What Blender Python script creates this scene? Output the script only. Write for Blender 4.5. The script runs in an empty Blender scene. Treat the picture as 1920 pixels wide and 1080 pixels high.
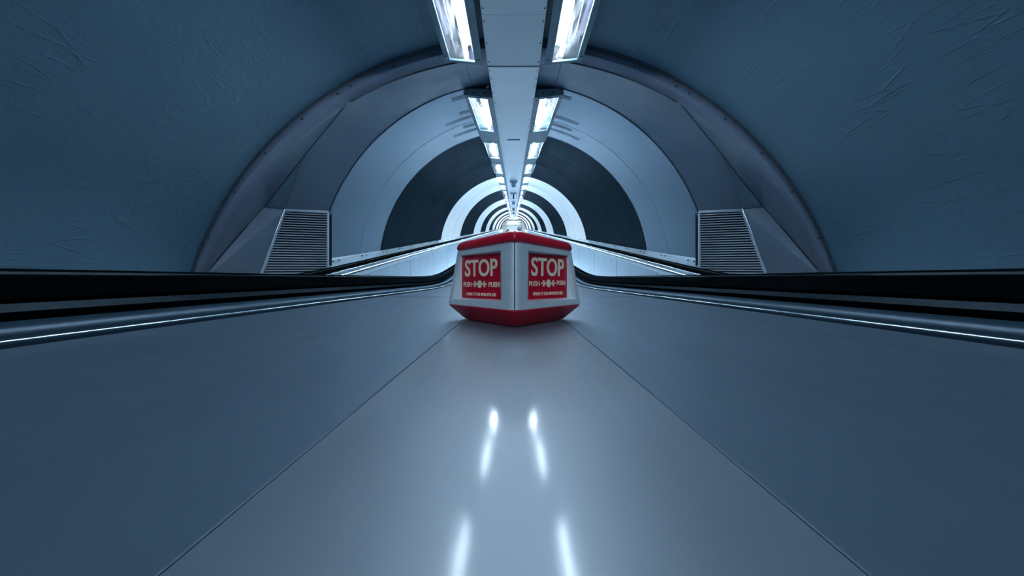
import bpy, bmesh, math, random
from mathutils import Vector, Matrix
random.seed(7)
S = bpy.context.scene
COL = S.collection
PI = math.pi

# ---------------------------------------------------------------- camera, world, exposure
F = 680.0                      # focal length in pixels of the 1920 wide frame
CX, CY = 963.0, 522.0          # where the level line of sight lands in the picture
cam_d = bpy.data.cameras.new('camera')
cam_d.sensor_width = 36.0
cam_d.lens = F / 1920.0 * 36.0
cam_d.shift_x = -(CX - 960.0) / 1920.0
cam_d.shift_y = -(540.0 - CY) / 1920.0
cam_d.clip_start = 0.02
cam_d.clip_end = 300
cam = bpy.data.objects.new('camera', cam_d)
cam.location = (0, 0, 0)
cam.rotation_euler = (PI / 2, 0, 0)
COL.objects.link(cam)
S.camera = cam
W = bpy.data.worlds.new('world'); S.world = W
W.use_nodes = True
W.node_tree.nodes['Background'].inputs[0].default_value = (0.02, 0.05, 0.09, 1)
W.node_tree.nodes['Background'].inputs[1].default_value = 0.0
S.view_settings.view_transform = 'Standard'
S.view_settings.look = 'None'
S.view_settings.gamma = 1
S.view_settings.use_curve_mapping = False
S.view_settings.exposure = 1.68
S.cycles.max_bounces = 10
S.cycles.diffuse_bounces = 6
S.cycles.glossy_bounces = 5
S.cycles.transparent_max_bounces = 12
S.cycles.use_denoising = True
S.cycles.sample_clamp_indirect = 6.0

TUBE = 125.0        # emission of the tubes over the incline
TUBE_NEAR = 40.0   # the first pair over the landing
TUBE_FIRST = 26.0  # the first, weaker pair on the incline
TUBE_DIM = 4.0     # the pair right above the camera, turned low to imitate darkening towards the frame's edges
TUBE_BACK = 70.0   # the pairs over and behind the camera
LIGHT_COL = (0.75, 0.91, 1.0)

# ---------------------------------------------------------------- the place's main measures
M = 0.144                       # rise of the inclined tunnel per metre
YB = 3.54                       # where the walkways start to climb
YT = 69.4                       # where they level off at the top


def softplus(t, w):
    a = t / w
    if a > 30: return t
    if a < -30: return 0.0
    return w * math.log(1 + math.exp(a))


def zp(y):                      # height of deck, handrail and walkway above their level on the landing
    return M * (softplus(y - YB, 0.22) - softplus(y - YT, 0.5))


def zn(y):                      # the same for the deck and the rails along it, which start to climb later
    return M * (softplus(y - 4.2, 0.30) - softplus(y - YT, 0.5))


def P(px, py, y):               # point at depth y seen at a picture position (used to measure shapes)
    return Vector(((px - CX) / F * y, y, (CY - py) / F * y))


# ---------------------------------------------------------------- materials
MATS = {}


def nodes(name):
    m = bpy.data.materials.new(name); m.use_nodes = True
    nt = m.node_tree
    b = nt.nodes['Principled BSDF']
    MATS[name] = m
    return m, nt, b


def noise(nt, scale, detail=4, vec=None, sc=(1, 1, 1), rough=0.55):
    tc = nt.nodes.new('ShaderNodeTexCoord')
    mp = nt.nodes.new('ShaderNodeMapping')
    mp.inputs['Scale'].default_value = sc
    nt.links.new(tc.outputs['Object'], mp.inputs['Vector'])
    n = nt.nodes.new('ShaderNodeTexNoise')
    n.inputs['Scale'].default_value = scale
    n.inputs['Detail'].default_value = detail
    n.inputs['Roughness'].default_value = rough
    nt.links.new(mp.outputs[0], n.inputs['Vector'])
    return n


def ramp(nt, src, stops):
    r = nt.nodes.new('ShaderNodeValToRGB')
    e = r.color_ramp.elements
    while len(e) < len(stops): e.new(0.5)
    for k, (p, c) in enumerate(stops):
        e[k].position = p
        e[k].color = (c[0], c[1], c[2], 1) if len(c) == 3 else c
    nt.links.new(src, r.inputs[0])
    return r


def bump(nt, b, src, strength, dist=0.01, prev=None):
    bp = nt.nodes.new('ShaderNodeBump')
    bp.inputs['Strength'].default_value = strength
    bp.inputs['Distance'].default_value = dist
    nt.links.new(src, bp.inputs['Height'])
    if prev is not None: nt.links.new(prev.outputs[0], bp.inputs['Normal'])
    nt.links.new(bp.outputs[0], b.inputs['Normal'])
    return bp


def mat(name, c1, c2=None, scale=6, sc=(1, 1, 1), metal=0.0, rough=0.5, rough2=None, coat=0.0, coat_rough=0.1,
        bstr=0.0, bscale=60, bsc=(1, 1, 1), spec=0.5, detail=5, lo=0.35, hi=0.65):
    m, nt, b = nodes(name)
    c2 = c2 or c1
    n = noise(nt, scale, detail, sc=sc)
    r = ramp(nt, n.outputs['Fac'], [(lo, c1), (hi, c2)])
    nt.links.new(r.outputs[0], b.inputs['Base Color'])
    b.inputs['Metallic'].default_value = metal
    b.inputs['Specular IOR Level'].default_value = spec
    if rough2 is None:
        b.inputs['Roughness'].default_value = rough
    else:
        n2 = noise(nt, scale * 1.7, 4, sc=sc)
        r2 = ramp(nt, n2.outputs['Fac'], [(0.3, (rough,) * 3), (0.7, (rough2,) * 3)])
        nt.links.new(r2.outputs[0], b.inputs['Roughness'])
    b.inputs['Coat Weight'].default_value = coat
    b.inputs['Coat Roughness'].default_value = coat_rough
    if bstr:
        n3 = noise(nt, bscale, 3, sc=bsc)
        bump(nt, b, n3.outputs['Fac'], bstr, 0.004)
    return m


def emis(name, col, s):
    m, nt, b = nodes(name)
    b.inputs['Base Color'].default_value = (0.8, 0.8, 0.8, 1)
    b.inputs['Emission Color'].default_value = (*col, 1)
    b.inputs['Emission Strength'].default_value = s
    return m


def plaster():
    m, nt, b = nodes('plaster')
    n = noise(nt, 1.3, 5)
    r = ramp(nt, n.outputs['Fac'], [(0.3, (0.085, 0.175, 0.245)), (0.7, (0.102, 0.198, 0.272))])
    nt.links.new(r.outputs[0], b.inputs['Base Color'])
    b.inputs['Roughness'].default_value = 0.42
    b.inputs['Specular IOR Level'].default_value = 0.45
    n1 = noise(nt, 14, 6, sc=(1, 1, 1), rough=0.6)
    p = bump(nt, b, n1.outputs['Fac'], 0.5, 0.014)
    # thin crossed ridges like canvas laid into the paint
    for rot, s in ((0.5, 1.0), (-1.0, 0.9)):
        tc = nt.nodes.new('ShaderNodeTexCoord')
        mp = nt.nodes.new('ShaderNodeMapping')
        mp.inputs['Rotation'].default_value = (0.3, 0.2, rot)
        mp.inputs['Scale'].default_value = (14, 1.3, 5)
        nt.links.new(tc.outputs['Object'], mp.inputs['Vector'])
        v = nt.nodes.new('ShaderNodeTexVoronoi')
        v.feature = 'DISTANCE_TO_EDGE'
        v.inputs['Scale'].default_value = 1.1 * s
        nt.links.new(mp.outputs[0], v.inputs['Vector'])
        rr = ramp(nt, v.outputs['Distance'], [(0.0, (1, 1, 1)), (0.035, (0, 0, 0))])
        brk = noise(nt, 3.1 * s, 3)
        rb = ramp(nt, brk.outputs['Fac'], [(0.5, (0, 0, 0)), (0.62, (1, 1, 1))])
        mu = nt.nodes.new('ShaderNodeMath'); mu.operation = 'MULTIPLY'
        nt.links.new(rr.outputs[0], mu.inputs[0]); nt.links.new(rb.outputs[0], mu.inputs[1])
        p = bump(nt, b, mu.outputs[0], 0.45, 0.007, p)
    return m


plaster()
mat('enamel_grey', (0.125, 0.185, 0.26), (0.15, 0.215, 0.29), scale=1.6, rough=0.38, rough2=0.55, bstr=0.10, bscale=7)
mat('enamel_flange', (0.175, 0.22, 0.31), (0.20, 0.25, 0.34), scale=2.6, rough=0.45, bstr=0.12, bscale=8)
mat('enamel_pale', (0.145, 0.23, 0.31), (0.165, 0.255, 0.335), scale=1.3, sc=(1, .5, 1), rough=0.24, bstr=0.04, bscale=2.5, metal=0.2, lo=.2, hi=.8, detail=2)
mat('enamel_white', (0.76, 0.79, 0.79), (0.82, 0.84, 0.84), scale=1.5, rough=0.28, bstr=0.04, bscale=5)
mat('enamel_black', (0.007, 0.015, 0.022), (0.012, 0.022, 0.032), scale=2.2, rough=0.14, bstr=0.02, bscale=3, spec=0.10, detail=2)
mat('worn_enamel', (0.16, 0.24, 0.31), (0.27, 0.37, 0.46), scale=18, sc=(1, .3, 1), rough=0.5)
mat('duct_white', (0.84, 0.90, 0.92), (0.88, 0.93, 0.95), scale=1.2, rough=0.33, rough2=0.42, bstr=0.03, bscale=12)
mat('fixture_metal', (0.14, 0.23, 0.28), (0.17, 0.265, 0.31), scale=5, rough=0.42, rough2=0.55, metal=0.2)
mat('reflector', (0.06, 0.06, 0.08), (0.012, 0.012, 0.022), scale=2.2, sc=(1.5, .6, 1), rough=0.1, metal=1.0, bstr=0.9, bscale=5, bsc=(3, .5, 1))
mat('dark_gap', (0.006, 0.012, 0.018), (0.012, 0.02, 0.03), scale=20, rough=0.7)
mat('seal', (0.03, 0.045, 0.065), (0.06, 0.085, 0.11), scale=25, rough=0.7)
mat('seam_grey', (0.10, 0.145, 0.19), (0.15, 0.20, 0.26), scale=25, rough=0.6)
mat('screw_metal', (0.01, 0.02, 0.035), rough=0.4, metal=0.6)
mat('rivet_grey', (0.07, 0.10, 0.14), rough=0.4, metal=0.5)
mat('rubber', (0.002, 0.004, 0.005), (0.003, 0.006, 0.007), scale=20, sc=(1, .1, 1), rough=0.22, spec=0.08)
mat('guide_steel', (0.008, 0.022, 0.034), (0.012, 0.03, 0.043), scale=30, sc=(1, .05, 4), rough=0.42, rough2=0.6, metal=0.85)
mat('bright_steel', (0.55, 0.65, 0.72), (0.60, 0.70, 0.77), scale=30, sc=(1, .02, 3), rough=0.2, metal=1.0)
mat('brushed_steel', (0.028, 0.055, 0.08), (0.042, 0.07, 0.095), scale=40, sc=(1, .02, 5), rough=0.36, metal=1.0)
mat('panel_steel', (0.38, 0.50, 0.60), (0.42, 0.54, 0.64), scale=5, sc=(1, 1, .3), rough=0.36, metal=0.5)
mat('vent_metal', (0.44, 0.55, 0.67), (0.48, 0.59, 0.70), scale=10, rough=0.35, metal=0.3)
mat('vent_panel', (0.165, 0.225, 0.31), (0.20, 0.265, 0.35), scale=3, rough=0.4, metal=0.3, bstr=0.05, bscale=4)
mat('pallet', (0.50, 0.57, 0.62), (0.58, 0.65, 0.70), scale=12, rough=0.5, metal=0.3)
mat('floor_grey', (0.10, 0.14, 0.18), (0.13, 0.17, 0.21), scale=6, rough=0.6)
mat('red_paint', (0.56, 0.004, 0.024), (0.64, 0.006, 0.032), scale=14, rough=0.3, rough2=0.42, bstr=0.08, bscale=70)
mat('sign_red', (0.56, 0.003, 0.022), (0.66, 0.004, 0.028), scale=9, rough=0.28)
mat('sign_cream', (0.92, 0.80, 0.58), (0.98, 0.90, 0.72), scale=30, rough=0.45)
mat('hall_white', (0.72, 0.77, 0.80), (0.80, 0.84, 0.86), scale=2, rough=0.4)
mat('hall_grey', (0.36, 0.40, 0.52), (0.44, 0.47, 0.58), scale=3, rough=0.4)
mat('sign_yellow', (0.80, 0.70, 0.12), rough=0.4)
mat('dome_smoke', (0.10, 0.15, 0.19), (0.14, 0.19, 0.23), scale=5, rough=0.12, spec=0.7)
emis('tube_glow', LIGHT_COL, TUBE)
emis('tube_glow_near', LIGHT_COL, TUBE_NEAR)
emis('tube_glow_back', LIGHT_COL, TUBE_BACK)
emis('tube_glow_first', LIGHT_COL, TUBE_FIRST)
emis('tube_glow_dim', LIGHT_COL, TUBE_DIM)
emis('hall_lamp', LIGHT_COL, 9.0)


def deck_mat(name, c1, c2, metal, r1, r2, coat, crough, wear):
    """brushed metal deck: streaks along the walkway, faint scuffs, a clear worn polish"""
    m, nt, b = nodes(name)
    n = noise(nt, 9, 6, sc=(3, .35, 1))
    r = ramp(nt, n.outputs['Fac'], [(0.3, c1), (0.7, c2)])
    n4 = noise(nt, 420, 2)
    r4 = ramp(nt, n4.outputs['Fac'], [(0.66, (0, 0, 0)), (0.74, (1, 1, 1))])
    mx = nt.nodes.new('ShaderNodeMixRGB'); mx.inputs[2].default_value = (c2[0] * 1.6, c2[1] * 1.6, c2[2] * 1.6, 1)
    mm = nt.nodes.new('ShaderNodeMath'); mm.operation = 'MULTIPLY'; mm.inputs[1].default_value = wear
    nt.links.new(r4.outputs[0], mm.inputs[0]); nt.links.new(mm.outputs[0], mx.inputs[0])
    nt.links.new(r.outputs[0], mx.inputs[1])
    nt.links.new(mx.outputs[0], b.inputs['Base Color'])
    n2 = noise(nt, 5, 5, sc=(6, .5, 1))
    rr = ramp(nt, n2.outputs['Fac'], [(0.3, (r1,) * 3), (0.7, (r2,) * 3)])
    nt.links.new(rr.outputs[0], b.inputs['Roughness'])
    b.inputs['Metallic'].default_value = metal
    b.inputs['IOR'].default_value = 2.0
    b.inputs['Coat Weight'].default_value = coat
    n3 = noise(nt, 7, 5, sc=(5, .6, 1))
    rc = ramp(nt, n3.outputs['Fac'], [(0.3, (crough,) * 3), (0.75, (crough * 1.3,) * 3)])
    nt.links.new(rc.outputs[0], b.inputs['Coat Roughness'])
    n5 = noise(nt, 30, 4, sc=(5, .4, 1))
    bump(nt, b, n5.outputs['Fac'], 0.05, 0.001)
    return m


deck_mat('deck_centre', (0.145, 0.195, 0.255), (0.165, 0.215, 0.28), 0.38, 0.42, 0.48, 0.38, 0.10, 0.12)
deck_mat('deck_side', (0.12, 0.19, 0.265), (0.135, 0.205, 0.285), 0.65, 0.42, 0.48, 0.06, 0.16, 0.10)
deck_mat('deck_border', (0.045, 0.08, 0.11), (0.055, 0.09, 0.125), 1.0, 0.35, 0.45, 0.0, 0.2, 0.05)


def satin(name, c1, c2, gloss, rough, scale=3):
    """almost matt dark surface with a weak even sheen"""
    m = bpy.data.materials.new(name); m.use_nodes = True
    nt = m.node_tree; nt.nodes.clear()
    o = nt.nodes.new('ShaderNodeOutputMaterial')
    d = nt.nodes.new('ShaderNodeBsdfDiffuse'); g = nt.nodes.new('ShaderNodeBsdfGlossy')
    g.inputs['Roughness'].default_value = rough
    g.inputs['Color'].default_value = (0.6, 0.8, 1.0, 1)
    n = noise(nt, scale, 3, sc=(1, .3, 1))
    r = ramp(nt, n.outputs['Fac'], [(0.3, c1), (0.7, c2)])
    nt.links.new(r.outputs[0], d.inputs[0])
    mx = nt.nodes.new('ShaderNodeMixShader'); mx.inputs[0].default_value = gloss
    nt.links.new(d.outputs[0], mx.inputs[1]); nt.links.new(g.outputs[0], mx.inputs[2])
    nt.links.new(mx.outputs[0], o.inputs[0])
    MATS[name] = m


satin('enamel_black', (0.006, 0.013, 0.018), (0.010, 0.019, 0.026), 0.022, 0.16)
satin('rubber', (0.0015, 0.003, 0.003), (0.0025, 0.004, 0.004), 0.012, 0.2)


satin('guide_steel', (0.003, 0.010, 0.016), (0.005, 0.014, 0.021), 0.010, 0.3, 20)
satin('brushed_steel', (0.012, 0.03, 0.05), (0.018, 0.04, 0.06), 0.07, 0.38, 20)
satin('deck_border', (0.012, 0.028, 0.045), (0.016, 0.034, 0.052), 0.05, 0.35, 20)


def silver_paint():
    m, nt, b = nodes('silver_paint')
    n = noise(nt, 25, 5)
    r = ramp(nt, n.outputs['Fac'], [(0.3, (0.64, 0.74, 0.80)), (0.7, (0.74, 0.83, 0.88))])
    sp = noise(nt, 400, 3, sc=(1, 1, .7))
    rs = ramp(nt, sp.outputs['Fac'], [(0.675, (0, 0, 0)), (0.72, (1, 1, 1))])
    mx = nt.nodes.new('ShaderNodeMixRGB'); mx.inputs[2].default_value = (0.05, 0.08, 0.11, 1)
    nt.links.new(rs.outputs[0], mx.inputs[0]); nt.links.new(r.outputs[0], mx.inputs[1])
    nt.links.new(mx.outputs[0], b.inputs['Base Color'])
    b.inputs['Metallic'].default_value = 0.3
    b.inputs['Roughness'].default_value = 0.33
    bump(nt, b, sp.outputs['Fac'], 0.12, 0.001)


silver_paint()


def chipped_red():
    m, nt, b = nodes('red_base_paint')
    n = noise(nt, 18, 4)
    r = ramp(nt, n.outputs['Fac'], [(0.3, (0.50, 0.004, 0.022)), (0.7, (0.58, 0.008, 0.032))])
    sp = noise(nt, 90, 6, sc=(1, 1, 1), rough=0.7)
    rs = ramp(nt, sp.outputs['Fac'], [(0.66, (0, 0, 0)), (0.70, (1, 1, 1))])
    mx = nt.nodes.new('ShaderNodeMixRGB'); mx.inputs[2].default_value = (0.12, 0.13, 0.17, 1)
    nt.links.new(rs.outputs[0], mx.inputs[0]); nt.links.new(r.outputs[0], mx.inputs[1])
    nt.links.new(mx.outputs[0], b.inputs['Base Color'])
    b.inputs['Roughness'].default_value = 0.3


chipped_red()


def glass():
    m = bpy.data.materials.new('diffuser_glass'); m.use_nodes = True
    nt = m.node_tree; nt.nodes.clear()
    o = nt.nodes.new('ShaderNodeOutputMaterial')
    t = nt.nodes.new('ShaderNodeBsdfTransparent'); t.inputs[0].default_value = (0.95, 0.97, 1, 1)
    g = nt.nodes.new('ShaderNodeBsdfGlossy'); g.inputs['Roughness'].default_value = 0.15
    d = nt.nodes.new('ShaderNodeBsdfTranslucent'); d.inputs[0].default_value = (0.9, 0.95, 1, 1)
    m1 = nt.nodes.new('ShaderNodeMixShader'); m1.inputs[0].default_value = 0.10
    m2 = nt.nodes.new('ShaderNodeMixShader')
    n = noise(nt, 3.0, 4, sc=(9, 1.2, 1))
    r = ramp(nt, n.outputs['Fac'], [(0.40, (0.0,) * 3), (0.70, (0.05,) * 3)])
    nt.links.new(r.outputs[0], m2.inputs[0])
    nt.links.new(t.outputs[0], m1.inputs[1]); nt.links.new(g.outputs[0], m1.inputs[2])
    nt.links.new(m1.outputs[0], m2.inputs[1]); nt.links.new(d.outputs[0], m2.inputs[2])
    nt.links.new(m2.outputs[0], o.inputs[0])
    MATS['diffuser_glass'] = m


glass()

# ---------------------------------------------------------------- helpers


class MB:
    def __init__(s): s.bm = bmesh.new()

    def face(s, pts):
        vs = [s.bm.verts.new(p) for p in pts]
        return s.bm.faces.new(vs)

    def grid(s, rows, closed=False):
        """rows of points -> quads"""
        V = [[s.bm.verts.new(p) for p in r] for r in rows]
        n = len(rows[0])
        for i in range(len(rows) - 1):
            for j in range(n if closed else n - 1):
                k = (j + 1) % n
                try: s.bm.faces.new((V[i][j], V[i][k], V[i + 1][k], V[i + 1][j]))
                except ValueError: pass
        return V

    def loft(s, rows):           # closed rings with both ends capped
        V = s.grid(rows, True)
        s.bm.faces.new(V[0][::-1]); s.bm.faces.new(V[-1])
        return V

    def box(s, x0, x1, y0, y1, z0, z1):
        a = [(x0, y0), (x1, y0), (x1, y1), (x0, y1)]
        s.loft([[Vector((x, y, z0)) for x, y in a], [Vector((x, y, z1)) for x, y in a]])

    def hexa(s, low, high):      # two quads
        s.loft([[Vector(p) for p in low], [Vector(p) for p in high]])

    def tube(s, pts, r, n=8, closed=False):
        rows = []
        for i, p in enumerate(pts):
            a = pts[max(i - 1, 0)]; b = pts[min(i + 1, len(pts) - 1)]
            t = (b - a).normalized()
            u = t.orthogonal().normalized() if i == 0 else (u - t * u.dot(t)).normalized()
            v = t.cross(u)
            rows.append([p + u * (r * math.cos(2 * PI * k / n)) + v * (r * math.sin(2 * PI * k / n)) for k in range(n)])
        s.loft(rows)

    def build(s, name, m, parent=None, smooth=None, kind=None, bevel=None):
        bmesh.ops.recalc_face_normals(s.bm, faces=s.bm.faces)
        me = bpy.data.meshes.new(name)
        s.bm.to_mesh(me); s.bm.free()
        me.materials.append(MATS[m])
        o = bpy.data.objects.new(name, me)
        COL.objects.link(o)
        if parent: o.parent = parent
        if smooth is not None:
            for p in me.polygons: p.use_smooth = True
            if smooth < 180:
                me.set_sharp_from_angle(angle=math.radians(smooth))
        if kind: o['kind'] = kind
        if bevel:
            bv = o.modifiers.new('bevel', 'BEVEL'); bv.width = bevel[0]; bv.segments = bevel[1]
            bv.limit_method = 'ANGLE'; bv.angle_limit = math.radians(25)
            bv.harden_normals = False
        return o


def empty(name, loc=(0, 0, 0), rot=(0, 0, 0), label=None, cat=None, group=None):
    o = bpy.data.objects.new(name, None)
    o.empty_display_size = 0.1
    o.location = loc; o.rotation_euler = rot
    COL.objects.link(o)
    return tag(o, label, cat, group)


def tag(o, label=None, cat=None, group=None):
    if label: o['label'] = label
    if cat: o['category'] = cat
    if group: o['group'] = group
    return o


def copy_tree(o, parent=None):
    c = o.copy(); COL.objects.link(c)
    if parent is not None: c.parent = parent
    for ch in o.children: copy_tree(ch, c)
    return c


def sweep(mb, prof, ys, sx=1, closed=True, zf=zp):
    """profile of (x, z) carried along y; sx = -1 mirrors it to the left side"""
    rows = [[Vector((sx * x, y, z + zf(y))) for x, z in prof] for y in ys]
    if closed: mb.loft(rows)
    else: mb.grid(rows)


def ysamp(y0, y1):
    r = []
    y = y0
    while y < y1 - 1e-6:
        r.append(y)
        y += 0.08 if 2.6 < y < 4.8 else (0.5 if y < 12 else 2.0)
        if YT - 3 < y < YT + 3: y -= 1.5
    r.append(y1)
    return r


YBACK = -1.9       # where the deck and handrails begin behind the camera
YEND = 76.0

# ---------------------------------------------------------------- setting: landing vault
RL, ZL, Y0 = 3.21, -0.926, 3.44
A0 = math.radians(112)


def arc(R, zc, y, a0=-A0, a1=A0, n=72):
    return [Vector((R * math.sin(a0 + (a1 - a0) * i / n), y, zc + R * math.cos(a0 + (a1 - a0) * i / n))) for i in range(n + 1)]


def shell(name, secs, m, kind='structure', th=0.06, a0=-A0, a1=A0, smooth=180):
    """vault lining with real thickness: secs = (y, R, zc)"""
    mb = MB()
    rows = []
    for y, R, zc in secs:
        inn = arc(R, zc, y, a0, a1); out = arc(R + th, zc, y, a0, a1)
        rows.append(inn + out[::-1])
    mb.loft(rows)
    return mb.build(name, m, kind=kind, smooth=40)


shell('ceiling', [(y, RL, ZL) for y in (-8.0, -6.0, -4, -2, 0, 1, 2, 3, Y0)], 'plaster', th=0.12)
mb = MB(); mb.loft([arc(RL + .1, ZL, -8.15), arc(RL + .1, ZL, -8.0)]); mb.build('wall_back', 'plaster', kind='structure')


def zc_ring(y): return M * y - 0.74 + 0.10 * math.exp(-(y - 4.46) / 1.2)


RR = 2.41
YC = 4.46
# black and white enamel rings of the inclined tunnel
bounds = [(YC, 6.49, 'enamel_pale'), (6.49, 11.96, 'enamel_black'), (11.96, 16.2, 'enamel_white'), (16.2, 21.6, 'enamel_black'),
          (21.6, 26.1, 'enamel_white'), (26.1, 30.8, 'enamel_black'), (30.8, 35.3, 'enamel_white'), (35.3, 40.3, 'enamel_black'),
          (40.3, 44.8, 'enamel_white'), (44.8, 49.4, 'enamel_black'), (49.4, 54.4, 'enamel_white'), (54.4, 59.4, 'enamel_black'),
          (59.4, 64.0, 'enamel_white'), (64.0, YT, 'enamel_black')]
for k, (a, b, m) in enumerate(bounds):
    n = 8 if k == 0 else (4 if k < 3 else 1)
    shell('ceiling', [(a + (b - a) * i / n, RR, zc_ring(a + (b - a) * i / n)) for i in range(n + 1)], m)


def seam_arc(name, y, m, r, R=RR, zc=None, a=97, sink=0.0):
    mb = MB()
    mb.tube(arc(R - sink, zc_ring(y) if zc is None else zc, y, -math.radians(a), math.radians(a), 90), r, 6)
    return mb.build(name, m, smooth=60, kind='structure')


# joints between panels inside rings
seam_arc('trim_1', 5.63, 'enamel_flange', 0.004)
seam_arc('trim_2', 4.462, 'seal', 0.011)
seam_arc('trim_3', 6.49, 'vent_metal', 0.005)
for y in (7.9, 9.25, 10.6):
    seam_arc('trim_4', y, 'enamel_black', 0.004)
seam_arc('trim_5', 14.1, 'seam_grey', 0.004)

# landing mouth: sealed edge, flange and the cone that leads into the incline
BR, BZ, BY = 3.177, -1.007, 3.56
mb = MB()
mb.tube(arc(RL - .004, ZL, Y0 - .004, -math.radians(110), math.radians(110), 110), 0.013, 6)
mb.build('trim_6', 'seal', kind='structure', smooth=60)


def qarc(R, zc, y, d0, d1, n, s):
    return [Vector((s * R * math.sin(math.radians(d0 + (d1 - d0) * i / n)), y, zc + R * math.cos(math.radians(d0 + (d1 - d0) * i / n)))) for i in range(n + 1)]


def resample(pts, n):
    L = [0]
    for a, b in zip(pts, pts[1:]): L.append(L[-1] + (b - a).length)
    out = []
    for i in range(n + 1):
        t = L[-1] * i / n
        k = 0
        while k < len(pts) - 2 and L[k + 1] < t: k += 1
        f = (t - L[k]) / max(L[k + 1] - L[k], 1e-9)
        out.append(pts[k].lerp(pts[k + 1], min(max(f, 0), 1)))
    return out


def smoothline(pts, n, k=3):
    p = resample(pts, n)
    for _ in range(k):
        p = [p[0]] + [(p[i - 1] + p[i] * 2 + p[i + 1]) / 4 for i in range(1, len(p) - 1)] + [p[-1]]
    return p


SPLIT = 30.3
N = 24
# crease lines, measured on the left side
L1 = [P(x, y, d) for x, y, d in ((655, 188, BY), (620, 232, 3.70), (580, 280, 3.82), (535, 338, 3.98), (495, 388, 4.16))]
L1b = [P(x, y, d) for x, y, d in ((495, 388, 4.16), (440, 448, 3.86), (385, 513, 3.585))]
L2 = [P(x, y, d) for x, y, d in ((655, 188, BY), (628, 210, 3.68), (597, 255, 3.86), (562, 310, 4.08), (535, 392, 4.29))]
VRT = Vector((-2.266, YC, 0.83)); VRB = Vector((-2.266, YC, -0.12))
VLT = P(535, 392, 4.29); VLB = P(486, 520, 4.02) + (P(486, 520, 4.02) - VLT) * 0.18
PLT = P(495, 388, 4.16); PLB = P(368, 536, 3.50)


def mir(pts, s): return [Vector((-s * p.x, p.y, p.z)) for p in pts]   # s = -1 keeps the left side


def thick(rows, d=Vector((0, 0, 0.03))):
    return rows


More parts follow.
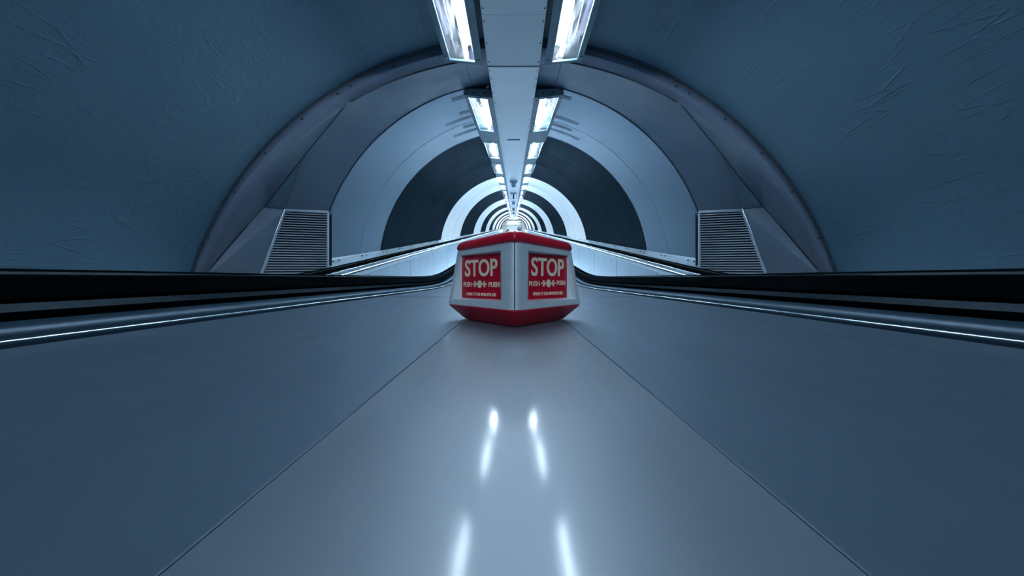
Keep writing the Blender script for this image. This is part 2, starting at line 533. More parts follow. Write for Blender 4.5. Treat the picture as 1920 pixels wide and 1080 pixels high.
for s, side in ((-1, 'left'), (1, 'right')):
    cB = qarc(BR, BZ, BY, 0, SPLIT, N, s); cC = qarc(RR, zc_ring(YC), YC, 0, SPLIT, N, s)
    # flange ring
    mb = MB()
    mb.grid([qarc(RL, ZL, Y0, 0, 108, 60, s), qarc(BR + .02, BZ + .01, Y0 + .01, 0, 108, 60, s), qarc(BR, BZ, BY, 0, 108, 60, s)])
    o = mb.build('wall_' + side, 'enamel_flange', kind='structure', smooth=22)
    sd = o.modifiers.new('solid', 'SOLIDIFY'); sd.thickness = 0.02; sd.offset = 1
    # cone: crown part
    mb = MB()
    mb.grid([[a.lerp(b, t) for a, b in zip(cB, cC)] for t in (0, .5, 1)])
    o = mb.build('wall_' + side, 'enamel_grey', kind='structure', smooth=50)
    # cone: the side panels that fold over the air vent
    l1 = mir(smoothline(L1, N), s); l2 = mir(smoothline(L2, N), s); l1b = mir(resample(L1b, N), s)
    bb = qarc(BR, BZ, BY, SPLIT, 70.6, 2 * N, s)
    mb = MB(); full = l1 + l1b[1:]
    mid = [a.lerp(b, .5) + Vector((0, .05 * math.sin(PI * i / (2 * N)), .05 * math.sin(PI * i / (2 * N)))) for i, (a, b) in enumerate(zip(bb, full))]
    mb.grid([bb, mid, full])
    mb.build('wall_' + side, 'enamel_grey', kind='structure', smooth=70)
    mb = MB(); mb.grid([l1, l2]); mb.build('wall_' + side, 'enamel_pale', kind='structure', smooth=70)
    cC2 = qarc(RR, zc_ring(YC), YC, SPLIT, 70.0, N, s)
    mb = MB(); mb.grid([[a.lerp(b, t) for a, b in zip(l2, cC2)] for t in (0, .5, 1)])
    mb.build('wall_' + side, 'enamel_grey', kind='structure', smooth=70)
    # shelf above the vent and the sealing lines
    vrt, vlt, plt, plb = [mir([p], s)[0] for p in (VRT, VLT, PLT, PLB)]
    for pts, r, m in ((qarc(BR - .012, BZ, BY - .014, 8, SPLIT, 20, s), .008, 'seal'), (full, .0065, 'seal'), (l2[4:], .004, 'seam_grey'),
                      ([plt, vlt, vrt], .007, 'seal'),
                      (qarc(BR, BZ, BY, 8.6, 8.61, 1, s)[:1] + qarc(RR, zc_ring(YC), YC, 12.2, 12.21, 1, s)[:1], .004, 'seam_grey'),
                      ([P(636, 166, Y0 + .02) if s < 0 else Vector((-P(636, 166, Y0 + .02).x, Y0 + .02, P(636, 166, Y0 + .02).z)), l1[0]], .004, 'seam_grey')):
        mb = MB(); mb.tube(pts, r, 6); mb.build('trim_7', m, kind='structure', smooth=60)
    # screws along the flange
    mb = MB()
    for d in (14, 21, 29, 31.5, 39, 47.5, 56, 65):
        c = qarc((RL + BR) / 2, (ZL + BZ) / 2, Y0 + .012, d, d + 1, 1, s)[0]
        mb.tube([c + Vector((0, -.012, 0)), c + Vector((0, .01, 0))], .011, 8)
    mb.build('trim_8', 'rivet_grey', kind='structure', smooth=40)

    # ------------------------------------------------ air vent housing (a thing)
    t = empty('air_vent', (0.5 * (vlt.x + vrt.x), 4.3, -0.12),
              label='slatted air vent with slanted steel cheek, on the %s wall of the mouth' % side, cat='air vent',
              group='slatted air vents')
    inv = Matrix.Translation(-Vector(t.location))
    vrb, vlb = [mir([p], s)[0] for p in (VRB, VLB)]

    def Q(u, v, d=0.0):       # u: 0 outer .. 1 inner edge, v: 0 top .. 1 bottom, d: towards the camera
        p = vlt.lerp(vrt, u).lerp(vlb.lerp(vrb, u), v)
        return inv @ (p + Vector((-s * -0.25 * d * 0, -d, 0)))
    mb = MB()
    mb.grid([[inv @ p for p in (vlt, vrt)], [inv @ p for p in (vlb, vrb)]])
    mb.grid([[Q(0, 0, -.0), Q(0, 0, -.06), Q(1, 0, -.06)], [Q(0, 1), Q(0, 1, -.06), Q(1, 1, -.06)]])
    mb.build('back_panel', 'dark_gap', t)
    mb = MB()
    for (u0, u1, v0, v1) in ((0, 1, 0, .035), (0, .045, 0, 1), (.965, 1, 0, 1), (0, 1, .955, 1)):
        mb.loft([[Q(u0, v0, .002), Q(u1, v0, .002), Q(u1, v1, .002), Q(u0, v1, .002)],
                 [Q(u0, v0, .022), Q(u1, v0, .022), Q(u1, v1, .022), Q(u0, v1, .022)]])
    fr = mb.build('frame', 'vent_metal', t, bevel=(.003, 2))
    mb = MB()
    nsl = 29
    for k in range(nsl):
        v0 = .045 + (.9) * k / nsl; h = .9 / nsl
        va, vb = v0, v0 + h * .55
        mb.loft([[Q(.05, va, .004), Q(.96, va, .004), Q(.96, va + h * .2, .004), Q(.05, va + h * .2, .004)],
                 [Q(.05, vb - h * .2, .026), Q(.96, vb - h * .2, .026), Q(.96, vb, .026), Q(.05, vb, .026)]])
    mb.build('louvre', 'vent_metal', t)
    mb = MB()
    a, b, c, d = [inv @ p for p in (plt, vlt, vlb, plb)]
    mb.loft([[a, b, c, d], [p + Vector((s * .02, .03, 0)) for p in (a, b, c, d)]])
    mb.build('cheek_panel', 'vent_panel', t)
    mb = MB(); mb.tube([b + Vector((0, -.012, 0)), c + Vector((0, -.012, 0))], .010, 8)
    mb.build('edge_bead', 'bright_steel', t, smooth=60)

# dull patches at the crown of the pale ring, where something was once fixed
k = 0
for y, a0_, a1_ in ((4.62, 9, 20), (5.12, 10, 17), (5.35, 11, 24), (5.72, 12, 22), (5.98, 13, 27)):
    for s in (-1, 1):
        b1 = a1_ + random.uniform(-3, 4)
        mb = MB()
        A = [[Vector((s * (RR - d) * math.sin(math.radians(a0_ + (b1 - a0_) * i / 10)), yy, zc_ring(yy) + (RR - d) * math.cos(math.radians(a0_ + (b1 - a0_) * i / 10)))) for i in range(11)]
             for yy, d in ((y, .004), (y + .10, .004), (y + .10, .001), (y, .001))]
        mb.grid(A + [A[0]])
        mb.build('trim_9', 'worn_enamel', kind='structure')

# ---------------------------------------------------------------- setting: floors, ledges, trim
mb = MB()
sweep(mb, [(-3.3, -1.12), (3.3, -1.12), (3.3, -1.0), (-3.3, -1.0)], [-8, 3.0, YB]); mb.build('floor', 'floor_grey', kind='structure')
mb = MB()
sweep(mb, [(-2.42, -1.12), (2.42, -1.12), (2.42, -1.0), (-2.42, -1.0)], ysamp(YB, YT + 1)); mb.build('floor', 'floor_grey', kind='structure')
for sx, side in ((-1, 'left'), (1, 'right')):
    # ledge between outer balustrade and the landing vault
    mb = MB(); sweep(mb, [(2.27, -0.05), (3.12, -0.05), (3.12, -0.02), (2.27, -0.02)], [-1.9, 0, 2, 3.40], sx)
    mb.build('trim_10', 'panel_steel', kind='structure')
    mb = MB(); sweep(mb, [(2.245, 0.005), (2.392, 0.066), (2.40, 0.100), (2.43, 0.10), (2.43, -.30), (2.245, -.30)], ysamp(YC + .005, YT), sx)
    mb.build('baseboard_' + side, 'panel_steel', kind='structure')
    mb = MB()
    y = 4.7
    while y < 20:
        for dy in (0, .16):
            z = zp(y + dy)
            c = Vector((sx * 2.34, y + dy, z + .046))
            mb.tube([c, c + Vector((-sx * .006, 0, .014))], .013, 8)
        y += 0.9
    mb.build('trim_11', 'rivet_grey', kind='structure', smooth=40)

# ---------------------------------------------------------------- central deck
deck = empty('central_deck', (0, 0, -0.1),
             label='polished metal deck between the two walkways, running away from the viewer', cat='metal deck')


def dsweep(name, prof, ys, m, parent=deck, sx=1, smooth=None, bevel=None, off=Vector((0, 0, 0.1)), zf=zn):
    mb = MB()
    rows = [[Vector((sx * x, y, z + zf(y))) + off for x, z in prof] for y in ys]
    mb.loft(rows)
    return mb.build(name, m, parent, smooth=smooth, bevel=bevel)


def rect(x0, x1, z0, z1): return [(x0, z0), (x1, z0), (x1, z1), (x0, z1)]


YS1 = 1.94
dsweep('centre_plate', rect(-.1197, .1197, -.104, -.1), [YBACK, 0, YS1], 'deck_centre', bevel=(.0007, 1))
for sx in (-1, 1):
    dsweep('side_plate', rect(.1204, .7225, -.104, -.1), [YBACK, 0, YS1], 'deck_side', sx=sx, bevel=(.0007, 1))
    dsweep('border_strip', [(.7265, -.104), (.7265, -.0945), (.731, -.0925), (.760, -.0925), (.766, -.090), (.781, -.0880), (.785, -.0885), (.785, -.104)],
           ysamp(YBACK, YEND), 'deck_border', sx=sx)
    dsweep('bright_bead', [(.7335, -.094), (.7335, -.0912), (.736, -.0895), (.744, -.0895), (.7465, -.0912), (.7465, -.094)],
           ysamp(YBACK, YEND), 'bright_steel', sx=sx, smooth=60)
dsweep('rear_plate', rect(-.7225, .7225, -.104, -.1), ysamp(YS1 + .004, YEND), 'deck_side')
dsweep('cross_joint', rect(-.7225, .7225, -.1005, -.0993), [YS1 - .006, YS1 + .010], 'bright_steel')
dsweep('under_frame', rect(-.80, .80, -.30, -.1045), ysamp(YBACK, YEND), 'dark_gap')

# ---------------------------------------------------------------- balustrades, handrails, walkways


def rail_prof(xc, w=.040, z0=-.041, z1=.017, r=.017, n=5):
    p = [(xc - w * .75, z0), (xc + w * .75, z0), (xc + w, z0 + .008)]
    for i in range(n + 1):
        a = PI / 2 * i / n
        p.append((xc + w - r + r * math.cos(a), z1 - r + r * math.sin(a)))
    for i in range(n + 1):
        a = PI / 2 + PI / 2 * i / n
        p.append((xc - w + r + r * math.cos(a), z1 - r + r * math.sin(a)))
    p.append((xc - w, z0 + .008))
    return p


for sx, side in ((-1, 'left'), (1, 'right')):
    # inner
    b = empty('inner_balustrade', (sx * .86, 0, -.95),
              label='dark low balustrade casing under the %s handrail along the deck' % side, cat='balustrade')
    off = -Vector(b.location)
    dsweep('brushed_bead', [(.788, -.104), (.788, -.0860), (.797, -.0775), (.812, -.0705), (.826, -.0705), (.826, -.104)], ysamp(YBACK, YEND), 'brushed_steel', b, sx, smooth=50, off=off)
    dsweep('rail_guide', [(.846, -.0705), (.838, -.0600), (.834, -.056), (.842, -.0425), (.905, -.0425), (.92, -.0705)], ysamp(YBACK, YEND), 'guide_steel', b, sx, off=off)
    dsweep('inner_core', [(.830, -.104), (.850, -.0700), (.915, -.0700), (.915, -.104)], ysamp(YBACK, YEND), 'dark_gap', b, sx, off=off)
    dsweep('side_panel', rect(.895, .915, -.95, -.104), ysamp(YBACK, YEND), 'panel_steel', b, sx, off=off)
    h = MB(); sweep(h, rail_prof(.880), ysamp(YBACK, YEND), sx, zf=zn)
    tag(h.build('handrail', 'rubber', smooth=50), 'black rubber handrail on the %s edge of the deck, nearest the viewer' % side, 'handrail', 'walkway handrails')
    # walkway
    w = empty('moving_walkway', (sx * 1.51, 0, -1.0), label='grey moving walkway climbing on the %s of the deck' % side, cat='moving walkway')
    off = -Vector(w.location)
    prof = [(.92, -.998)] + [(.925 + i * .0295, -.95 if (i // 2) % 2 == 0 else -.962) for i in range(40)] + [(2.11, -.998)]
    dsweep('pallet_band', prof, ysamp(YBACK, YEND), 'pallet', w, sx, off=off, zf=zp)
    # outer
    b = empty('outer_balustrade', (sx * 2.19, 0, -.95),
              label='silver panelled balustrade climbing beside the %s tunnel wall' % side, cat='balustrade')
    off = -Vector(b.location)
    dsweep('silver_moulding', [(2.125, -.0425), (2.120, -.050), (2.108, -.056), (2.108, -.064), (2.118, -.071), (2.105, -.078), (2.098, -.090), (2.100, -.104), (2.13, -.11), (2.26, -.11), (2.26, -.0425)],
           ysamp(YBACK, YEND), 'bright_steel', b, sx, smooth=35, off=off, zf=zp)
    dsweep('deck_board', [(2.13, -.111), (2.108, -.116), (2.124, -.176), (2.16, -.178), (2.16, -.111)], ysamp(YBACK, YEND), 'panel_steel', b, sx, off=off, zf=zp)
    ys = [YBACK, .9, 3.08, 5.27 + .10]
    while ys[-1] < YT: ys.append(ys[-1] + 2.13)
    ys = ys[:-1]
    for y0, y1 in zip(ys, ys[1:]):
        n = max(2, int((y1 - y0) / .12)) if y0 < 5 else 3
        dsweep('wall_panel', rect(2.13, 2.155, -.85, -.179), [y0 + .014 + (y1 - y0 - .028) * i / n for i in range(n + 1)], 'panel_steel', b, sx, off=off, zf=zp)
    dsweep('panel_backing', rect(2.150, 2.18, -.95, -.180), ysamp(YBACK, YEND), 'dark_gap', b, sx, off=off, zf=zp)
    dsweep('skirt', [(2.13, -.853), (2.105, -.862), (2.117, -.998), (2.149, -.998), (2.149, -.853)], ysamp(YBACK, YEND), 'bright_steel', b, sx, off=off, zf=zp)
    h = MB(); sweep(h, rail_prof(2.17), ysamp(YBACK, YEND), sx)
    tag(h.build('handrail', 'rubber', smooth=50), 'black rubber handrail climbing along the %s tunnel wall' % side, 'handrail', 'walkway handrails')

# ---------------------------------------------------------------- ceiling duct
YD = 3.55
ZD = P(0, 125, YD).z           # 2.073
SLOPE = 1.565


def zduct(y): return ZD + softplus(y - YD, 0.001) * M + (0 if y < YD else (SLOPE - (ZD - M * YD)) * min((y - YD) / 2, 1))


duct = empty('ceiling_duct', (0, 0, ZD), label='long white panelled duct running down the middle of the ceiling', cat='ceiling duct')
WD = .253
edges = [-7.3, -5.4, -3.5, -1.6, .3, 1.6, 2.85, YD - .012, YD + .012, 4.52, 6.10, 7.4, 8.9]
while edges[-1] < YT - 2: edges.append(edges[-1] + 3.0)
first = True
pan = []
for a, b_ in zip(edges, edges[1:]):
    if abs(b_ - a) < .05: continue
    mb = MB()
    mb.loft([[Vector((x, y, z)) for x, z in ((-WD, zduct(y) - ZD), (WD, zduct(y) - ZD), (WD, zduct(y) - ZD + .012), (-WD, zduct(y) - ZD + .012))] for y in (a + .002, (a + b_) / 2, b_ - .002)])
    o = mb.build('cover_panel', 'duct_white', duct, bevel=(.0015, 1))
    if b_ > .5 and a < 12:
        ns = 3 if b_ <= YD else 5
        for i in range(ns):
            y = a + .07 + (b_ - a - .14) * i / (ns - 1)
            for sx in (-1, 1):
                s_ = MB(); c = Vector((sx * (WD - .016), y, zduct(y) - ZD))
                s_.tube([c + Vector((0, 0, .002)), c - Vector((0, 0, .004))], .0062, 8)
                s_.build('screw', 'screw_metal', o)
for sx in (-1, 1):
    mb = MB()
    ys = [-7.3, 0, 2, YD - .01, YD + .01] + [YD + 2 + i * 4 for i in range(17)]
    ys = [y for y in ys if y < YT - 1] + [YT - 1]
    mb.loft([[Vector((sx * x, y, zduct(y) - ZD + z)) for x, z in ((WD - .02, .013), (WD - .002, .013), (WD - .002, .17), (WD - .02, .17))] for y in ys])
    mb.build('side_flange', 'fixture_metal', duct)
mb = MB()
mb.box(-WD + .01, WD - .01, YT - 1.0, YT - .98, zduct(YT - 1) - ZD, zduct(YT - 1) - ZD + .17)
mb.build('end_plate', 'duct_white', duct)
mb = MB()
mb.box(-.115, .115, 6.52, 6.56, zduct(6.5) - ZD - .006, zduct(6.5) - ZD + .004)
mb.build('slot_plate', 'seam_grey', duct)

# ---------------------------------------------------------------- lights beside the duct
LEN = 2.42


def make_light(s, tube, flip=False, cap=False, xo=0.0, screws=True):
    """one ceiling light; local y runs along the row, the glass faces down; s = side"""
    t = empty('ceiling_light')
    L = LEN * (math.sqrt(1 + M * M) if not flip else 1)
    x0, x1, g0, g1 = .258 + xo, .612 + xo, .328 + xo, .560 + xo
    z0, z1 = -.0, .035                     # inner edge, outer edge
    ga, gb = .05, 1.62
    if flip: ga, gb = L - 1.62, L - .05

    def zz(x): return z0 + (z1 - z0) * (x - x0) / (x1 - x0)

    def plate(mb, xa, xb, ya, yb, lo=0.0, hi=.012):
        mb.loft([[Vector((s * x, y, zz(x) + d)) for x, y in ((xa, ya), (xb, ya), (xb, yb), (xa, yb))] for d in (lo, hi)])
    mb = MB()
    plate(mb, x0, g0, 0.002, L - .002); plate(mb, g1, x1, 0.002, L - .002)
    plate(mb, g0, g1, 0.002, ga); plate(mb, g0, g1, gb, L - .002)
    # outer and end walls
    mb.loft([[Vector((s * x, y, zz(x1) + d)) for x, y in ((x1 - .012, .002), (x1, .002), (x1, L - .002), (x1 - .012, L - .002))] for d in (.0, .14)])
    h = mb.build('housing', 'fixture_metal', t)
    mb = MB()
    e = .016
    for (xa, xb, ya, yb) in ((g0 - e, g0, ga - e, gb + e), (g1, g1 + e, ga - e, gb + e), (g0, g1, ga - e, ga), (g0, g1, gb, gb + e)):
        plate(mb, xa, xb, ya, yb, -.007, .0)
    mb.build('window_frame', 'fixture_metal', t, bevel=(.002, 1))
    mb = MB()                              # reflector tray
    pr = [(g0 - .004, .013), (g0 + .006, .07), (g0 + .03, .085), (g1 - .06, .085), (g1 + .01, .03), (g1 + .012, .013)]
    mb.grid([[Vector((s * x, y, zz(x) + d)) for x, d in pr] for y in (ga - .01, ga + .2, (ga + gb) / 2, gb - .2, gb + .01)])
    for y in (ga - .01, gb + .01):
        mb.face([Vector((s * x, y, zz(x) + d)) for x, d in pr])
    mb.build('reflector', 'reflector', t, smooth=40)
    mb = MB()
    for xx in ((g0 + .075),):
        mb.tube([Vector((s * xx, ga + .05, zz(xx) + .045)), Vector((s * xx, gb - .05, zz(xx) + .045))], .019, 12)
    mb.build('tube', tube, t, smooth=60)
    mb = MB(); plate(mb, g0 + .001, g1 - .001, ga + .001, gb - .001, .003, .007)
    mb.build('diffuser', 'diffuser_glass', t)
    if screws:
        for (xx, n_) in ((x0 + .028, 4), (x1 - .018, 4)):
            for i in range(n_):
                y = .09 + (L - .18) * i / (n_ - 1)
                m2 = MB(); m2.tube([Vector((s * xx, y, zz(xx) + .002)), Vector((s * xx, y, zz(xx) - .005))], .0085, 8)
                m2.build('screw', 'screw_metal', t)
    if cap:
        mb = MB()
        for ya, yb in ((-.006, .012),):
            pts = [(x0, z0 - .002), (x1 - .004, z1 - .002), (x1 + .006, z1 + .03), (x1 - .05, z1 + .075), (x0, .10)]
            mb.loft([[Vector((s * x, y, z)) for x, z in pts] for y in (ya, yb)])
        c = mb.build('end_cap', 'fixture_metal', t, bevel=(.003, 2))
        for xx in (x0 + .10, x0 + .23):
            m2 = MB(); m2.tube([Vector((s * xx, -.012, .055)), Vector((s * xx, .0, .055))], .011, 8)
            m2.build('screw', 'screw_metal', c)
    return t


YF = 4.46
tilt = math.atan(M)
for s, side in ((-1, 'left'), (1, 'right')):
    t = make_light(s, 'tube_glow_first', cap=True)
    t.location = (0, YF, zduct(YF) + .012); t.rotation_euler = (tilt, 0, 0)
    tag(t, 'first sloping ceiling light on the %s of the duct, with bolted trapezoid end cap' % side, 'ceiling light', 'sloping ceiling lights')
    p1 = make_light(s, 'tube_glow')
    p2 = make_light(s, 'tube_glow', screws=False)
    n = int((YT - 1 - YF) / LEN)
    words = ['second', 'third', 'fourth', 'fifth', 'sixth', 'seventh', 'eighth', 'ninth', 'tenth']
    for k in range(1, n):
        if k == 1: o = p1
        elif k < 5: o = copy_tree(p1)
        elif k == 5: o = p2
        else: o = copy_tree(p2)
        y = YF + k * LEN
        o.location = (0, y, zduct(y) + .012 - .0)
        o.rotation_euler = (tilt, 0, 0)
        if k <= 9:
            tag(o, '%s sloping ceiling light from the viewer, %s of the white duct' % (words[k - 1], side), 'ceiling light', 'sloping ceiling lights')
        else:
            tag(o, 'small distant ceiling light far up the row on the %s of the duct' % side, 'ceiling light', 'distant ceiling lights on the ' + side)
    for k, (m, tx) in enumerate((('tube_glow_near', 'large level ceiling light %s of the duct, cut by the top of the picture'),
                                 ('tube_glow_dim', 'level ceiling light above the viewer, %s of the duct, out of the picture'),
                                 ('tube_glow_back', 'level ceiling light behind the viewer, %s of the duct, out of the picture'),
                                 ('tube_glow_back', 'level ceiling light farthest behind the viewer, %s of the duct, out of the picture'))):
        o = make_light(s, m, flip=True, xo=.034, screws=(k == 0))
        o.location = (0, Y0 - LEN * (k + 1), ZD - .053)
        tag(o, tx % side, 'ceiling light', 'level ceiling lights')

# ---------------------------------------------------------------- small things hanging under the duct
for k, (y, tx) in enumerate(((12.3, 'nearest domed camera hanging under the middle of the duct'), (22.5, 'second domed camera under the duct, further up'),
                             (31, 'third domed camera under the duct'), (41, 'farthest tiny domed camera under the duct'))):
    t = empty('domed_camera', (0, y, zduct(y) - .009), label=tx, cat='security camera', group='domed cameras under the duct')
    mb = MB(); mb.box(-.13, .13, -.05, .09, -.075, 0); mb.build('bracket', 'hall_grey', t, bevel=(.01, 2))
    mb = MB()
    prof = [(.001, -.235), (.05, -.225), (.085, -.195), (.10, -.155), (.10, -.12), (.09, -.075)]
    mb.grid([[Vector((r * math.cos(2 * PI * j / 24), .02 + r * math.sin(2 * PI * j / 24), z)) for j in range(24)] for r, z in prof], True)
    mb.build('dome', 'dome_smoke', t, smooth=60)
t = empty('hanging_sign', (0, 16.9, zduct(16.9)), label='small dark hanging plate on two rods under the duct, behind the nearest camera', cat='sign')
mb = MB(); mb.box(-.16, .16, -.02, .02, -.07, 0); mb.build('mount', 'hall_grey', t)
mb = MB(); mb.box(-.03, .03, -.012, .012, -.30, -.07); mb.build('plate', 'guide_steel', t)
for x in (-.13, .13):
    mb = MB(); mb.tube([Vector((x, 0, -.07)), Vector((x, 0, -.30))], .008, 6); mb.build('rod', 'rivet_grey', t)

# ---------------------------------------------------------------- upper hall at the far end
ZH = zp(YEND) - 1.0
shell('ceiling', [(YT, RR + .02, zc_ring(YT)), (YT + .01, 3.3, zc_ring(YT)), (YT + .02, 3.4, zc_ring(YT))], 'hall_white')
mb = MB(); mb.box(-3.4, 3.4, YT, 86, zp(YT) + 3.2, zp(YT) + 3.3); mb.build('ceiling', 'hall_white', kind='structure')
mb = MB(); mb.box(-3.4, 3.4, YT + 1, 86, ZH - .1, ZH); mb.build('floor', 'floor_grey', kind='structure')
mb = MB(); mb.box(-3.4, 3.4, 85.9, 86, ZH, zp(YT) + 3.2); mb.build('wall_far', 'hall_white', kind='structure')
for sx, side in ((-1, 'left'), (1, 'right')):
    mb = MB(); mb.box(min(sx * 3.3, sx * 3.4), max(sx * 3.3, sx * 3.4), YT, 86, ZH, zp(YT) + 3.2); mb.build('wall_' + side, 'hall_white', kind='structure')
for k, y in enumerate((72, 76, 80, 84)):
    t = empty('hall_light', (0, y, zp(YT) + 3.2), label='strip light on the ceiling of the bright hall at the top of the walkways', cat='ceiling light', group='strip lights in the upper hall')
    mb = MB(); mb.box(-1.5, 1.5, -.15, .15, -.06, -.001); mb.build('casing', 'hall_white', t)
    mb = MB(); mb.box(-1.45, 1.45, -.12, .12, -.075, -.06); mb.build('diffuser', 'hall_lamp', t)
t = empty('overhead_sign', (0, 82, 12.05), label='pale overhead direction sign with dark and yellow marks in the bright upper hall', cat='sign')
mb = MB(); mb.box(-1.55, 1.9, 0, .12, -.18, .22); mb.build('panel', 'hall_white', t)
mb = MB(); mb.box(.45, 1.5, -.01, 0, .08, .16); mb.build('dark_bar', 'hall_grey', t)
mb = MB(); mb.box(.22, .50, -.012, 0, -.12, .06); mb.build('yellow_square', 'sign_yellow', t)
for x in (-1.4, 1.7):
    mb = MB(); mb.tube([Vector((x, .06, .2)), Vector((x, .06, zp(YT) + 3.2 - 12.05))], .02, 6); mb.build('rod', 'hall_grey', t)
t = empty('light_box', (-.1, 85.895, 11.2), label='bright white lit panel in the middle of the far wall of the upper hall', cat='lit panel')
mb = MB(); mb.box(-1.1, 1.1, -.08, 0, -.35, .25); mb.build('casing', 'hall_grey', t)
mb = MB(); mb.box(-1.05, 1.05, -.09, -.08, -.3, .2); mb.build('lit_face', 'hall_lamp', t)
for x, tx in ((-1.35, 'narrow grey cabinet standing left in the bright upper hall'), (1.3, 'wider grey notice board standing right in the bright upper hall')):
    w = .17 if x < 0 else .5
    t = empty('notice_board', (x, 80, ZH), label=tx, cat='notice board')
    mb = MB(); mb.box(-w, w, -.1, .1, .9, 2.35 if x < 0 else 2.75); mb.build('board', 'hall_grey', t)
    for xx in (-w + .04, w - .04):
        mb = MB(); mb.box(xx - .03, xx + .03, -.03, .03, 0, .9); mb.build('leg', 'hall_grey', t)

# ---------------------------------------------------------------- emergency stop box
BYC, BXC = .889, .002
box = empty('emergency_stop_box', (BXC, BYC, -.1),
            label='red and silver emergency stop box with STOP signs standing on the deck', cat='emergency stop box')
O = Vector(box.location)


def W2(p): return Vector(p) - O


def rhomb(hx, hy, zside, zfront, r, n=4):
    """rounded rhombus ring in world coordinates: corners front, right, back, left"""
    cs = [(0, -hy, zfront), (hx, 0, zside), (0, hy, zfront), (-hx, 0, zside)]
    out = []
    for i in range(4):
        c = Vector(cs[i]); a = Vector(cs[i - 1]); b = Vector(cs[(i + 1) % 4])
        da = (a - c).normalized(); db = (b - c).normalized()
        p0, p1 = c + da * r, c + db * r
        for k in range(n + 1):
            t = k / n
            out.append(O + Vector((0, 0, .1)) + (p0 * (1 - t) ** 2 + c * 2 * t * (1 - t) + p1 * t * t))
    return out


def ringstack(rs): return [[W2(p) for p in r] for r in rs]


# red base: narrow foot, widest at the rim
mb = MB()
mb.loft(ringstack([rhomb(.1235, .152, -.0985, -.0985, .018), rhomb(.1275, .156, -.0965, -.0965, .018), rhomb(.1600, .186, -.0690, -.0690, .014),
                   rhomb(.1640, .189, -.0645, -.0647, .012), rhomb(.1625, .1875, -.0630, -.0632, .012)]))
mb.build('base', 'red_base_paint', box, smooth=35)
mb = MB(); mb.loft(ringstack([rhomb(.105, .13, -.1, -.1, .02), rhomb(.105, .13, -.098, -.098, .02)])); mb.build('foot', 'dark_gap', box)
# red cap
mb = MB()
zs, zf_ = .0705, .0785
mb.loft(ringstack([rhomb(.1395, .168, zs - .004, zf_ - .004, .012), rhomb(.1440, .173, zs - .001, zf_ - .001, .012), rhomb(.1450, .174, zs + .003, zf_ + .003, .012),
                   rhomb(.1435, .173, zs + .009, zf_ + .009, .013), rhomb(.1400, .171, zs + .0135, zf_ + .0135, .015), rhomb(.1340, .165, zs + .0170, zf_ + .0172, .018), rhomb(.1250, .152, zs + .0190, zf_ + .0205, .02),
                   rhomb(.06, .07, zs + .0240, zf_ + .0225, .01), rhomb(.01, .012, zs + .030, zf_ + .0230, .002)]))
mb.build('cap', 'red_paint', box, smooth=50)

# silver casing: four leaning faces, each with a deep window; measured on the left front face
TF = Vector((BXC, BYC - .166, zf_ - .003)); TS = Vector((BXC - .139, BYC, zs - .003))
BF = Vector((BXC, BYC - .1865, -.0625)); BS = Vector((BXC - .162, BYC, -.0625))


def hit(px, py, a, n):
    d = P(px, py, 1.0)
    return d * (a.dot(n) / d.dot(n))


# sign plane: upright, parallel to the face, set back
hdir = (Vector((BS.x, BS.y, 0)) - Vector((BF.x, BF.y, 0))).normalized()
nrm = Vector((-hdir.y, hdir.x, 0))
if nrm.y > 0: nrm = -nrm
nface = (TS - TF).cross(BF - TF).normalized()
if nface.y > 0: nface = -nface
mid = (TF + TS) / 2
sp0 = mid - nrm * .0085
lean = 0.030
nsign = (nrm + Vector((0, 0, lean))).normalized()
open_px = [(938.2, 470.2), (862.6, 479.2), (848.3, 559.2), (939.8, 566)]       # outer lip of the window
sign_px = [(937.0, 474.5), (865.2, 480.2), (865.2, 558.0), (938.2, 561.5)]     # the red plate seen in it
opn = [hit(x, y, TF, nface) for x, y in open_px]
sgn = [hit(x, y, sp0, nsign) for x, y in sign_px]
outer = [TF, TS, BS, BF]


def flip(p, fx, fy):
    return Vector((BXC + (p.x - BXC) * fx, BYC + (p.y - BYC) * fy, p.z))


def text_mesh(body, width, height, weight):
    c = bpy.data.curves.new('lettering', 'FONT'); c.body = body; c.offset = weight; c.resolution_u = 6
    c.align_x = 'LEFT'; c.space_character = 1.12 if len(body) > 6 else 1.0
    o = bpy.data.objects.new('lettering', c); COL.objects.link(o)
    dg = bpy.context.evaluated_depsgraph_get(); dg.update()
    me = bpy.data.meshes.new_from_object(o.evaluated_get(dg))
    COL.objects.unlink(o); bpy.data.objects.remove(o)
    xs = [v.co.x for v in me.vertices]; ys = [v.co.y for v in me.vertices]
    x0, x1, y0, y1 = min(xs), max(xs), min(ys), max(ys)
    out = ([((v.co.x - x0) / (x1 - x0) * width, (v.co.y - y0) / (y1 - y0) * height) for v in me.vertices], [list(p.vertices) for p in me.polygons])
    bpy.data.meshes.remove(me)
    return out


def sign_point(cor, u, v):          # cor: TL, TR, BL, BR as read; u right, v up from the bottom, 0..1
    tl, tr, bl, br = cor
    return (bl.lerp(br, u)).lerp(tl.lerp(tr, u), v)


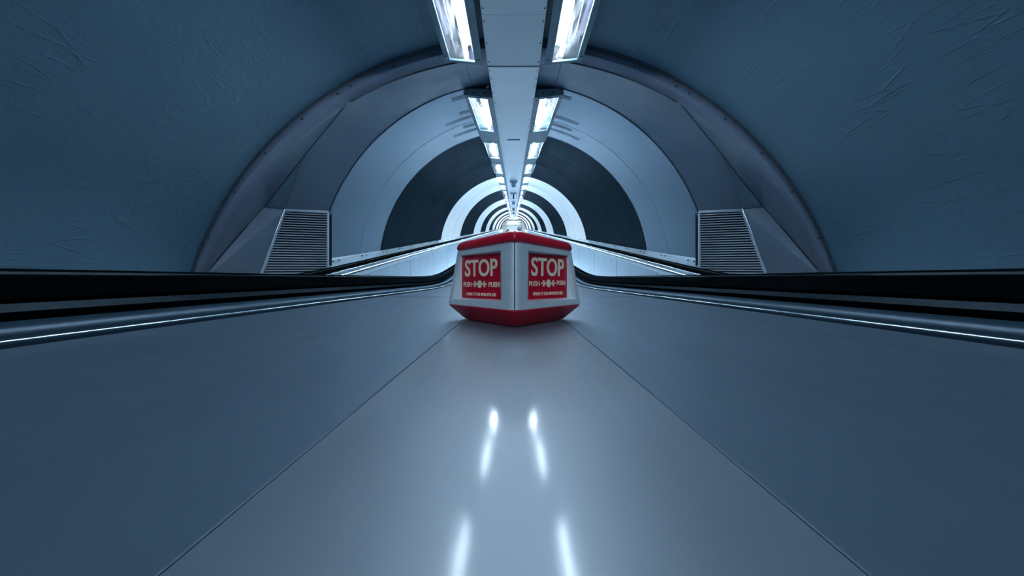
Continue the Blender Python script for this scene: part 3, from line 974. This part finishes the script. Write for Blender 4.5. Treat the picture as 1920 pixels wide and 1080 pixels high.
for fx, fy in ((1, 1), (-1, 1), (1, -1), (-1, -1)):
    oc = [flip(p, fx, fy) for p in outer]; pc = [flip(p, fx, fy) for p in opn]; sc_ = [flip(p, fx, fy) for p in sgn]
    n2 = flip(O + nface, fx, fy) - flip(O, fx, fy); n3 = flip(O + nsign, fx, fy) - flip(O, fx, fy)
    # casing face: outer quad, lip, jambs down to the plate; rounded lip by an extra ring; back for thickness
    mb = MB()
    cen = sum(pc, Vector()) / 4
    lip = [c.lerp(cen, -.022) for c in pc]
    lip2 = [c.lerp(cen, .004) - n2 * .0016 for c in pc]
    jam = [c - n3 * .001 for c in sc_]
    bk = [c - n3 * .006 for c in sc_]
    ob = [c - n2 * .010 for c in oc]
    for c in range(4):               # leave room at the corner seams
        pass
    RC = .022
    oc[0] = oc[0].lerp(oc[1], RC / (oc[0] - oc[1]).length); oc[3] = oc[3].lerp(oc[2], RC / (oc[3] - oc[2]).length)
    ob[0] = ob[0].lerp(ob[1], RC / (ob[0] - ob[1]).length); ob[3] = ob[3].lerp(ob[2], RC / (ob[3] - ob[2]).length)
    ctop, cbot = flip(TF, fx, fy), flip(BF, fx, fy)
    rr_ = []
    for k_ in range(7):
        t_ = .49 * k_ / 6
        row = []
        for c_, p_ in ((ctop, oc[0]), (cbot, oc[3])):
            q_ = Vector((2 * BXC - p_.x, p_.y, p_.z))
            row.append(W2(p_ * (1 - t_) ** 2 + c_ * 2 * t_ * (1 - t_) + q_ * t_ * t_))
        rr_.append(row)
    mb.grid(rr_)
    ins = [oc[0].lerp(oc[1], .0001), oc[1].lerp(oc[0], .002), oc[2].lerp(oc[3], .002), oc[3].lerp(oc[2], .0001)]
    rows = [[W2(p) for p in r] for r in (ob, ins, lip, lip2, jam, bk)]
    mb.grid(rows + [rows[0]], True)
    bmesh.ops.remove_doubles(mb.bm, verts=mb.bm.verts, dist=.0003)
    cas = mb.build('casing_face', 'silver_paint', box, smooth=24)
    mb = MB()
    big = [c + (c - sum(sc_, Vector()) / 4) * .06 for c in sc_]
    mb.loft([[W2(c - n3 * .0035) for c in big], [W2(c - n3 * .0015) for c in big]])
    sg = mb.build('sign_plate', 'sign_red', box)
    sg['label'] = 'red sign plate with cream lettering'
    # reading order seen from outside
    nf_, ns_, s_b, n_b = sc_           # near-front top, side top, side bottom, near-front bottom
    if (fx == 1) == (fy == 1): cor = (ns_, nf_, s_b, n_b)
    else: cor = (nf_, ns_, n_b, s_b)
    left = (fx == 1)
    if fy == 1 and left: lay = [('STOP', .098, .935, .500, .895, .020), ('PUSH', .060, .275, .262, .375, .012), ('PUSH', .725, .975, .262, .375, .016), ('PENALTY FOR IMPROPER USE', .147, .895, .060, .130, .0)]
    else: lay = [('STOP', .060, .905, .505, .920, .020), ('PUSH', .015, .255, .285, .395, .012), ('PUSH', .710, .94, .300, .410, .012), ('PENALTY FOR IMPROPER USE', .110, .870, .078, .152, .0)]
    mx_ = .018 if left else 0
    for body, u0, u1, v0, v1, wt in lay:
        vs, fs = text_mesh(body, u1 - u0, v1 - v0, wt)
        bm = bmesh.new()
        lo = [bm.verts.new(W2(sign_point(cor, u0 + a, v0 + b) - n3 * .0004)) for a, b in vs]
        lob = [bm.verts.new(W2(sign_point(cor, u0 + a, v0 + b) - n3 * .0012)) for a, b in vs]
        ed = {}
        for f in fs:
            try: bm.faces.new([lo[i] for i in f])
            except ValueError: continue
            for i, j in zip(f, f[1:] + f[:1]): ed[(i, j)] = 1
        for (i, j) in list(ed):
            if (j, i) not in ed:
                try: bm.faces.new([lo[i], lob[i], lob[j], lo[j]])
                except ValueError: pass
        w_ = MB(); w_.bm.free(); w_.bm = bm
        w_.build('lettering', 'sign_cream', sg)
    # button disc and the two arrows
    vc = .325 if left and fy == 1 else .345
    uc = .495 if left and fy == 1 else .485
    w_ = MB()
    def flat(pts):
        a = [W2(sign_point(cor, u, v) - n3 * .0004) for u, v in pts]; b2 = [W2(sign_point(cor, u, v) - n3 * .0012) for u, v in pts]
        w_.loft([a, b2])
    flat([(uc + .058 * math.cos(2 * PI * i / 28), vc + .088 * math.sin(2 * PI * i / 28)) for i in range(28)])
    w_.build('button_disc', 'sign_cream', sg)
    for d in (-1, 1):
        w_ = MB()
        tip = uc + d * .070
        pts = [(0, 0), (.058, .068), (.082, .068), (.050, .017), (.125, .017), (.125, -.017), (.050, -.017), (.082, -.068), (.058, -.068)]
        # barbed arrow, split in convex pieces
        flat([(tip + d * a, vc + b) for a, b in [(0, 0), (.046, .072), (.084, .064), (.046, 0)]][:: 1])
        flat([(tip + d * a, vc + b) for a, b in [(0, 0), (.046, 0), (.084, -.064), (.046, -.072)]])
        flat([(tip + d * a, vc + b) for a, b in [(.022, .018), (.112, .018), (.112, -.018), (.022, -.018)]])
        w_.build('arrow', 'sign_cream', sg)
# inner body so nothing shows through the seams
mb = MB(); mb.loft(ringstack([rhomb(.118, .128, -.062, -.062, .004), rhomb(.105, .115, .068, .068, .004)])); mb.build('inner_body', 'dark_gap', box)
for hy in (-1, 1):                     # dark joint down the front and back corners
    mb = MB(); a = Vector((BXC, BYC + hy * .1590, zf_ - .004)); b = Vector((BXC, BYC + hy * .1797, -.0625))
    mb.tube([W2(a), W2(b)], .0011, 6); mb.build('corner_joint', 'dark_gap', box)
